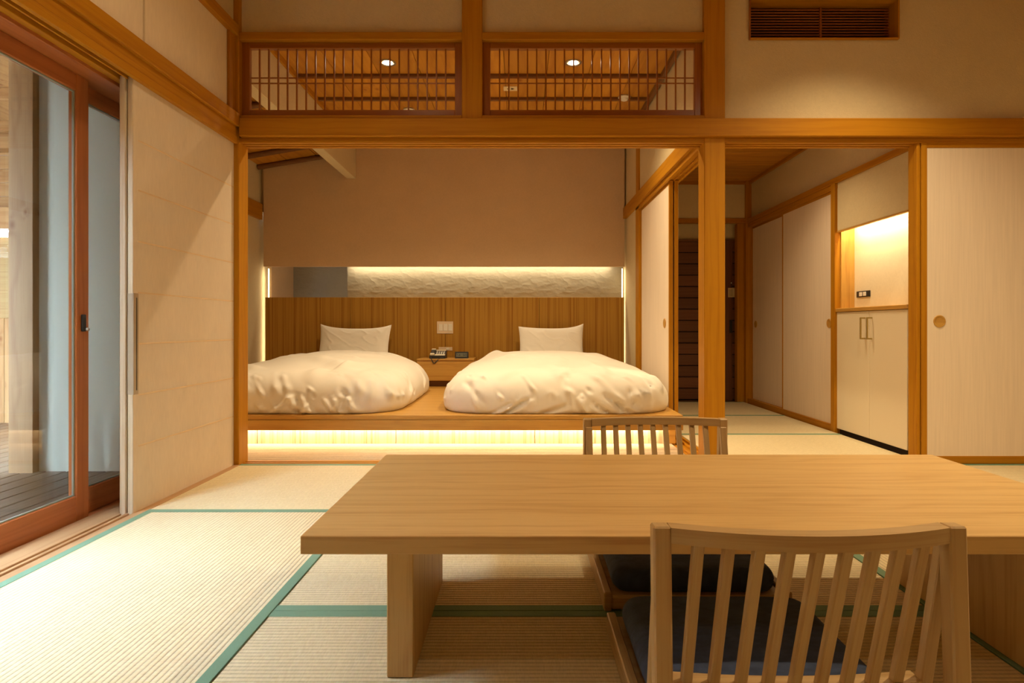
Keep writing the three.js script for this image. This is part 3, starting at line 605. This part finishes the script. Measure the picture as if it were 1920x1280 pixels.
function duvetDisp(s, w, l, h) {                               // creases: short strokes over shoulder and sides, long soft ones on top
  const st = [], q = (k) => HASH[(s * 977 + st.length * 13 + k * 131) % 65536], X = w / 2, Z = l / 2;
  const add = (a, b, wd, A) => st.push([...a, ...b, wd, A]);
  for (let i = 0; i < 24; i++) {                               // foot end: slanting creases
    const x = -X * 0.88 + 2 * X * 0.88 * q(1), x2 = x + 0.06 + 0.22 * (q(2) - 0.3), z = Z - 0.07 - 0.16 * q(3), y2 = 0.03 + 0.13 * q(4);
    add([x, h * 1.06, z], [x2, y2, Z], 0.014 + 0.018 * q(5), (0.006 + 0.009 * q(6)) * (q(7) > 0.3 ? 1 : -1));
  }
  for (let i = 0; i < 14; i++) { const x = -X * 0.9 + 2 * X * 0.9 * q(1), k = q(3) - 0.5; add([x, 0.05 + 0.08 * q(2), Z], [x + 0.36 * k, 0.0, Z - 0.01], 0.016 + 0.018 * q(4), 0.010 * (q(5) > 0.5 ? 1 : -1.2)); }
  for (const sx of [-1, 1]) {
    for (let i = 0; i < 14; i++) { const z = Z * (0.9 - 1.7 * q(1)); add([sx * (X - 0.22 + 0.12 * q(2)), h * 1.05, z - 0.12], [sx * X, 0.03 + 0.1 * q(3), z + 0.2 * q(4)], 0.016 + 0.022 * q(5), (0.006 + 0.008 * q(6)) * (q(7) > 0.4 ? 1 : -1)); }
    for (let i = 0; i < 9; i++) { const a = (0.05 + 0.9 * (i + q(1)) / 9) * Math.PI / 2, c = Math.cos(a), n2 = Math.sin(a); add([sx * (X - 0.15 + 0.06 * c), 0.19 + 0.05 * q(2), Z - 0.15 + 0.06 * n2], [sx * (X - 0.06 + 0.06 * c), 0.01 + 0.03 * q(3), Z - 0.06 + 0.06 * n2], 0.014 + 0.010 * q(4), 0.015 * (i % 2 ? 1 : -1)); }
  }
  for (let i = 0; i < 16; i++) { const x = X * 1.2 * (q(1) - 0.5), z = -Z + 0.12 + 0.6 * q(2), a = 0.6 * (q(3) - 0.5); add([x, h + 0.09, z], [x + (0.25 + 0.3 * q(4)) * Math.cos(a) * (q(6) > 0.5 ? 1 : -1), h + 0.09, z + 0.5 * Math.sin(a) + 0.1], 0.03 + 0.02 * q(5), 0.010); }
  for (let i = 0; i < 10; i++) { const x = X * 1.5 * (q(1) - 0.5), z = Z * (0.7 - 1.0 * q(2)); add([x, h + 0.06, z], [x + 0.6 * (q(3) - 0.5), h + 0.05, z + 0.35], 0.05 + 0.05 * q(4), 0.012); }
  return (x, z, y, side, t, nx, nz) => {
    let d = 0.020 * (fbm(x * 2.2 + 9, z * 2.2 + 5, 0, 0, s, 3) - 0.5) + 0.016 * side * (fbm(x * 5 + 19, z * 5 + y * 6 + 15, 0, 0, s + 4, 2) - 0.5);
    for (const [ax, ay, az, bx, by, bz, wd, A] of st) {
      const ex = bx - ax, ey = by - ay, ez = bz - az, L = ex * ex + ey * ey + ez * ez;
      let k = ((x - ax) * ex + (y - ay) * ey + (z - az) * ez) / L; if (k < -0.25 || k > 1.25) continue;
      const kc = Math.max(0, Math.min(1, k)), dx = x - ax - ex * kc, dy = y - ay - ey * kc, dz = z - az - ez * kc, r = (dx * dx + dy * dy + dz * dz) / (wd * wd);
      if (r < 9) d += 1.7 * A * (1 - 0.9 * r) * Math.exp(-r) * Math.min(1, 4 * (0.06 + kc) , 4 * (1.12 - kc));
    }
    return d;
  };
}
for (const [x, s, label] of [[0.243, 1, 'bed with a puffy white duvet beside the corridor partition'], [-1.575, 5, 'bed with a puffy white duvet beside the window side wall, partly behind the corner pillar']]) {
  const t = thing('bed', label, 'bed', [x, 0.219, -4.82], { group: 'twin beds on the platform' });
  put(t, 'duvet', puff({ w: 1.58, l: 1.72, h: 0.225, rh: 0.20, yb: 0.06, rb: 0.03, p: 10, n: 280, ex: 0.88, disp: duvetDisp(s, 1.58, 1.72, 0.225), lift: (u, v) => 0.135 * (1 - Math.pow(Math.min(1, Math.abs(u)), 1.8)) * (0.22 + 0.78 * sm(Math.max(0, Math.min(1, (1.05 - v) / 1.7)))) }), M.linen);
  put(t, 'mattress', puff({ w: 1.15, l: 2.05, h: 0.20, rh: 0.06, yb: 0.05, rb: 0.03, n: 40 }), M.linen, [0, 0, -0.24]);
}
function pillowGeo(w, h, th, s, ear) {
  const N = 60, pos = [], uv = [], idx = [];
  for (const f of [1, -1]) {
    const base = pos.length / 3;
    for (let j = 0; j <= N; j++) for (let i = 0; i <= N; i++) {
      const u = 2 * i / N - 1, v = 2 * j / N - 1;
      const pin = 1 - 0.055 * (1 - u * u), pinx = 1 - 0.05 * (1 - v * v);
      let x = u * w / 2 * pinx, y = v * h / 2 * pin;
      const prof = Math.pow(Math.max(0, (1 - Math.pow(Math.abs(u), 3.2)) * (1 - Math.pow(Math.abs(v), 2.6))), 0.55);
      let z = f * (th / 2 * prof + 0.004 * (1 - Math.pow(Math.max(Math.abs(u), Math.abs(v)), 8))) + f * prof * 0.012 * (fbm(u * 3 + 5, v * 3 + 9, 0, 0, s, 3) - 0.5) + f * prof * 0.010 * ridge(u * 3 + v * 2 + 20, v * 2 - u + 30, s + 2);
      y += v > 0 ? ear(u) * v : 0;
      pos.push(x, y, z); uv.push(x, y);
    }
    for (let j = 0; j < N; j++) for (let i = 0; i < N; i++) { const a = base + j * (N + 1) + i, b = a + 1, c = a + N + 1, d = c + 1; if (f > 0) idx.push(a, b, c, b, d, c); else idx.push(a, c, b, b, c, d); }
  }
  const g = new THREE.BufferGeometry(); g.setAttribute('position', new THREE.Float32BufferAttribute(pos, 3)); g.setAttribute('uv', new THREE.Float32BufferAttribute(uv, 2)); g.setIndex(idx); g.computeVertexNormals();
  return g;
}
for (const [x, s, tilt, label, ear] of [[0.305, 3, 0.0, 'white pillow propped on the headboard over the bed by the corridor, one corner raised', (u) => 0.03 * Math.pow(Math.max(0, u), 4) - 0.01 * (1 - u * u)], [-1.615, 9, -0.01, 'white pillow propped on the headboard over the bed by the window side wall', (u) => 0.022 * Math.pow(Math.abs(u), 4) - 0.012 * (1 - u * u)]]) {
  const t = thing('pillow', label, 'pillow', [x, 0.42, -6.0], { group: 'pillows propped against the headboard' });
  const o = put(t, 'pillow_case', pillowGeo(s === 3 ? 0.64 : 0.70, 0.40, 0.15, s, ear), M.linen, [0, 0.178, 0.03]); o.rotation.x = -0.30; o.rotation.z = tilt;
}

// ---------------------------------------------------------------- bedroom ceiling fittings
function downlight(label, x, y, d, I, angle, group, r = 0.045) {
  const t = thing('downlight', label, 'downlight', [x, y, -d], { group });
  put(t, 'trim_ring', lathe([[r, 0.002], [r * 1.25, -0.001], [r * 1.3, -0.005], [r, -0.006], [r * 0.96, 0.0], [r, 0.002]], 32), M.metal);
  put(t, 'reflector', lathe([[r, -0.004], [r * 0.85, 0.006]], 32), M.white);
  const g = new THREE.CircleGeometry(r * 0.8, 24); g.rotateX(Math.PI / 2); put(t, 'lamp_face', g, M.bulb, [0, -0.003, 0]);
  const l = new THREE.SpotLight(WARM, I, 0, angle, 0.9, 2); l.position.set(x, y - 0.012, -d); l.target.position.set(x, 0, -d); l.castShadow = true; l.shadow.radius = 1.6; scene.add(l, l.target); l.name = 'downlight_lamp';
}
downlight('glowing round downlight in the bedroom ceiling over the bed by the window side', -0.929, 2.64, 4.306, LIGHTS.bed, 1.15, 'bedroom downlights');
downlight('glowing round downlight in the bedroom ceiling over the bed by the corridor', 0.374, 2.64, 4.306, LIGHTS.bed, 1.15, 'bedroom downlights');
for (const [x, d, label] of [[-0.946, 5.23, 'small round white detector on the bedroom ceiling above the window side bed'], [0.84, 4.94, 'small round white detector on the bedroom ceiling near the partition']]) {
  const t = thing('smoke_detector', label, 'detector', [x, 2.64, -d]);
  put(t, 'base', lathe([[0, 0], [0.05, 0], [0.05, -0.012], [0.045, -0.016], [0, -0.016]], 28), M.white);
  put(t, 'sensor_head', lathe([[0.03, -0.016], [0.028, -0.03], [0.02, -0.034], [0, -0.035]], 28), M.white);
}
{
  const c = document.createElement('canvas'); c.width = 128; c.height = 96; const k = c.getContext('2d');
  k.fillStyle = '#e6d5b0'; k.fillRect(0, 0, 128, 96); k.strokeStyle = '#5a4620'; k.lineWidth = 7; k.beginPath(); k.ellipse(64, 48, 30, 18, 0, 0, 7); k.stroke();
  k.fillStyle = '#3c2c10'; k.beginPath(); k.moveTo(70, 30); k.lineTo(106, 46); k.lineTo(74, 66); k.fill();
  const m = new THREE.MeshStandardMaterial({ map: new THREE.CanvasTexture(c), roughness: 0.6 }); m.map.colorSpace = THREE.SRGBColorSpace;
  const t = thing('ceiling_label', 'small cream sign with a dark mark on the bedroom ceiling', 'sign', [-0.075, 2.64, -4.777]);
  const g = new THREE.BoxGeometry(0.105, 0.002, 0.085); put(t, 'plate', g, M.white, [0, -0.001, 0]);
  const f = new THREE.PlaneGeometry(0.103, 0.083); f.rotateX(Math.PI / 2); put(t, 'print', f, m, [0, -0.0026, 0]);
}

// ---------------------------------------------------------------- table
{
  const t = thing('low_table', 'long low oak table with two slab legs', 'table', [0.4575, 0, -1.6275]);
  B(t, 'table_top', M.oak, [-0.442, 1.357], [0.326, 0.363], [1.233, 2.022], { grain: 'x', c: 0.0015 });
  for (const x of [[-0.297, -0.238], [1.153, 1.212]]) B(t, 'leg', M.oak, x, [0.0018, 0.326], [1.367, 1.888], { grain: 'y', c: 0.002 });
}
// ---------------------------------------------------------------- floor chairs and cushions
function floorChair(label, x, d, turn) {                       // local: the back stands at +z, the sitter looks to -z
  const t = thing('floor_chair', label, 'chair', [x, 0.0018, -d], { group: 'legless floor chairs at the low table' });
  t.rotation.y = turn;
  const H = 0.45, hw = 0.245, bow = (u) => 0.042 * (1 - u * u);
  const rail = (name, y, z0, b, h, dep) => {
    const n = 16, W = hw - 0.014, pos = [];
    const P = (i, yy, k) => { const u = 2 * i / n - 1; return [u * W, y + yy, z0 + b * (1 - u * u) + k]; };
    const q = (a, bb, c, e) => pos.push(...a, ...bb, ...c, ...a, ...c, ...e);
    for (let i = 0; i < n; i++) {
      const F = dep / 2, h2 = h / 2;
      q(P(i, -h2, F), P(i + 1, -h2, F), P(i + 1, h2, F), P(i, h2, F)); q(P(i + 1, -h2, -F), P(i, -h2, -F), P(i, h2, -F), P(i + 1, h2, -F));
      q(P(i, h2, F), P(i + 1, h2, F), P(i + 1, h2, -F), P(i, h2, -F)); q(P(i, -h2, -F), P(i + 1, -h2, -F), P(i + 1, -h2, F), P(i, -h2, F));
    }
    const g = new THREE.BufferGeometry(); g.setAttribute('position', new THREE.Float32BufferAttribute(pos, 3)); g.computeVertexNormals();
    put(t, name, metricUV(g, 'x'), M.chair);
  };
  for (const s of [-1, 1]) {
    put(t, 'back_post', bar([s * hw, 0, 0.292], [s * hw, H, 0.272], 0.030, 0.030, 0.003), M.chair);
    put(t, 'brace', bar([s * (hw - 0.004), 0.05, 0.185], [s * (hw - 0.004), H - 0.03, 0.258], 0.022, 0.020, 0.002), M.chair);
    put(t, 'side_rail', metricUV(chamferBox(0.022, 0.052, 0.55, 0.003), 'z'), M.chair, [s * 0.248, 0.026, 0.005]);
  }
  rail('top_rail', H - 0.014, 0.272, 0.042, 0.026, 0.030);
  rail('lower_rail', 0.143, 0.200, 0.018, 0.024, 0.036);
  for (let i = 0; i < 9; i++) { const x = -0.186 + i * 0.0465, u = x / 0.231; put(t, 'back_slat', bar([x, 0.140, 0.203 + 0.018 * (1 - u * u)], [x, H - 0.025, 0.272 + bow(u)], 0.018, 0.017, 0.002), M.chair); }
  put(t, 'seat_board', metricUV(chamferBox(0.474, 0.018, 0.50, 0.003), 'x'), M.chair, [0, 0.033, -0.015]);
  put(t, 'front_rail', metricUV(chamferBox(0.474, 0.034, 0.022, 0.003), 'x'), M.chair, [0, 0.022, -0.259]);
  const c = thing('seat_cushion', label.includes('photographer') ? '' : '', 'cushion', [x, 0.0445, -d]);
  c.rotation.y = turn;
  put(c, 'cushion_body', puff({ w: 0.46, l: 0.47, h: 0.062, rh: 0.03, yb: 0.03, rb: 0.02, p: 24, n: 64, disp: (px, pz) => 0.004 * (fbm(px * 12 + 4, pz * 12 + 4, 0, 0, 77, 2) - 0.5), lift: (u, v) => 0.010 * (1 - u * u) * (1 - v * v) }), M.velvet, [0, 0, -0.025]);
  return c;
}
floorChair('legless oak floor chair with its slatted back turned away from the beds', 0.481, 1.302, 0).userData.label = 'blue-black cushion on the floor chair whose slatted back is turned away from the beds';
floorChair('legless oak floor chair tucked under the table on the bedroom side', 0.490, 1.955, Math.PI).userData.label = 'black cushion on the floor chair tucked under the table on the bedroom side';

// ---------------------------------------------------------------- living room shell out of view and its lamps, some of them added
const ceil = structure('ceiling', 'living room ceiling of orange boards', 'ceiling');
for (let i = 0; i < 12; i++) B(ceil, 'ceiling_board', M.plank[i % 3], [-1.72 + i * 0.47, -1.253 + i * 0.47], [2.76, 2.80], [-1.95, 3.62], { grain: 'z' });
B(ceil, 'roof_backing', M.outwood, [-1.95, 4.1], [2.80, 2.9], [-2.1, 3.62]);
const wrm = structure('wall_living_side', 'plaster side wall of the living room beyond the table');
B(wrm, 'plaster', M.plaster, [3.9, 4.0], [-0.1, 2.8], [-1.95, 3.62], { grain: 'z' });
const wrear = structure('wall_rear', 'plaster wall opposite the bedroom opening');
B(wrear, 'plaster', M.plaster, [-1.92, 4.0], [-0.1, 2.8], [-2.0, -1.9]);
const wle = structure('wall_window_end', 'unseen plaster wall put beside the last glass door to cut daylight');  // unseen wall, put in to cut daylight from behind the camera
B(wle, 'plaster', M.plaster, [-1.90, -1.80], [-0.1, 1.82], [-1.9, 0.74], { grain: 'z' });
downlight('round downlight in the living room ceiling before the air grille wall', 1.80, 2.76, 2.80, LIGHTS.main * 0.9, 1.0, 'living room downlights');
downlight('round downlight in the living room ceiling over the outer table end', 1.80, 2.76, 1.30, LIGHTS.main * 1.15, 1.4, 'living room downlights');
downlight('added unseen downlight at the end opposite the bedroom, lifting the shoji', -0.2, 2.76, -0.35, LIGHTS.main * 0.14, 1.3, 'living room downlights');  // fill lamp added out of view to brighten the shoji
downlight('added unseen downlight between the table and the shoji screens, brightening them', -0.72, 2.76, 2.15, LIGHTS.main * 0.22, 1.35, 'living room downlights');  // weak extra lamp added to lift the shoji from above
downlight('round downlight in the corridor ceiling', 1.70, 2.30, 4.45, LIGHTS.corridor, 1.1, 'corridor downlight');

// ---------------------------------------------------------------- terrace outside the glass doors
const deck = structure('ground_terrace', 'wooden terrace deck outside the glass doors', 'deck');
for (let i = 0; i < 24; i++) B(deck, 'deck_board', M.outdeck, [-1.925 - (i + 1) * 0.115, -1.933 - i * 0.115], [-0.10, -0.05], [-2.0, 6.0], { grain: 'z', c: 0.003 });
B(deck, 'soil', M.outdeck, [-9, -4.75], [-0.3, -0.12], [-6, 9]);
{
  const t = thing('sky_block_fence', 'unseen tall board fence added beyond the terrace to limit sky light', 'fence', [-3.3, -0.1, 0]);  // added out of view; height and end run narrow the sky opening
  for (let i = 0; i < 50; i++) B(t, 'board', M.outwood, [-3.33, -3.30], [-0.12, 2.75], [-3.0 + i * 0.12, -2.885 + i * 0.12], { grain: 'y' });
  for (let i = 0; i < 12; i++) B(t, 'board', M.outwood, [-3.30 + i * 0.12, -3.185 + i * 0.12], [-0.12, 2.75], [-0.93, -0.90], { grain: 'y' });
  for (const y of [0.3, 1.4, 2.5]) B(t, 'fence_rail', M.outwood, [-3.38, -3.33], [y, y + 0.08], [-3.0, 3.0], { grain: 'z' });
}
const ow = structure('wall_terrace', 'grey-green plaster outside wall of the bedroom seen through the glass');
B(ow, 'plaster', M.plasterOut, [-2.80, -1.93], [-0.12, 2.9], [3.545, 3.598], { c: 0.002 });
B(ow, 'pillar', M.outwood, [-2.92, -2.78], [-0.12, 2.5], [3.50, 3.64]);
B(ow, 'plaster', M.plasterOut, [-2.80, -2.73], [-0.12, 2.9], [3.64, 6.4]);
{
  const t = thing('eave', 'timber eave of boards and rafters over the terrace', 'eave', [-2.4, 2.3, -1.5], { kind: 'structure' });
  B(t, 'eave_board', M.outwood, [-2.84, -1.92], [2.42, 2.45], [2.15, 3.6], { grain: 'z' });
  for (let d = 2.3; d < 3.6; d += 0.5) B(t, 'rafter', M.outwood, [-2.80, -1.92], [2.34, 2.42], [d, d + 0.06]);
  B(t, 'roof_board', M.outwood, [-5.6, -2.84], [2.50, 2.54], [2.15, 6.2], { grain: 'z' });
  for (let d = 2.3; d < 6; d += 0.7) B(t, 'rafter', M.outwood, [-5.6, -2.84], [2.42, 2.50], [d, d + 0.07]);
  B(t, 'shade_board', M.outwood, [-5.6, -1.92], [1.78, 2.52], [2.09, 2.15]);  // low board added out of view to shade the terrace under the roof
}
{
  const t = thing('garden_pavilion', 'timber wall with posts and rails closing the terrace', 'pavilion', [-4.0, -0.1, -5.3]);
  for (const x of [-5.3, -4.1, -3.05]) B(t, 'post', M.outwood, [x - 0.07, x + 0.07], [-0.1, 2.6], [5.2, 5.34]);
  B(t, 'beam', M.outwood, [-5.4, -2.97], [1.62, 1.80], [5.2, 5.34]);
  B(t, 'beam', M.outwood, [-5.4, -2.97], [2.3, 2.5], [5.2, 5.34]);
  for (let i = 0; i < 7; i++) B(t, 'wall_board', M.outwood, [-5.4, -2.97], [1.80 + i * 0.12, 1.917 + i * 0.12], [5.34, 5.37]);
  for (let i = 0; i < 18; i++) B(t, 'wall_board', M.outwood, [-5.4 + i * 0.13, -5.273 + i * 0.13], [-0.1, 0.86], [5.34, 5.37]);
}
{
  const t = thing('wall_terrace_light_block', 'unseen board wall added to keep side daylight from under the terrace roof', 'wall', [-5.5, -0.1, -3.7], { kind: 'structure' });  // added out of view to block sky light from the side
  for (let i = 0; i < 28; i++) B(t, 'board', M.outwood, [-5.55, -5.52], [-0.1, 2.5], [1.95 + i * 0.124, 2.072 + i * 0.124], { grain: 'y' });
}
{
  const t = thing('bamboo_blind', 'split bamboo blind hanging in the terrace pavilion', 'blind', [-4.1, 0.8, -5.42]);
  for (let i = 0; i < 62; i++) { const y = 0.80 + i * 0.0125; B(t, 'slat', M.bamboo, [-5.35, -2.97], [y, y + (i > 46 ? 0.0121 : 0.0128)], [5.40, 5.405], { c: 0.001 }); }
  for (const x of [-5.1, -4.5, -3.9, -3.3]) B(t, 'cord', M.bamboo, [x - 0.004, x + 0.004], [0.80, 1.62], [5.394, 5.399]);
}
{
  const t = thing('bamboo_blind', 'unseen bamboo blind added at the terrace roof edge to shade the terrace', 'blind', [-2.6, 0.39, -2.06]);  // added outside the frame to keep daylight off the visible terrace
  for (let i = 0; i < 85; i++) { const y = 0.39 + i * 0.024; B(t, 'slat', M.bamboo, [-3.28, -1.96], [y, y + 0.0245], [2.055 + (i % 2) * 0.003, 2.061 + (i % 2) * 0.003], { c: 0.001 }); }
}
renderer.render(scene, camera);
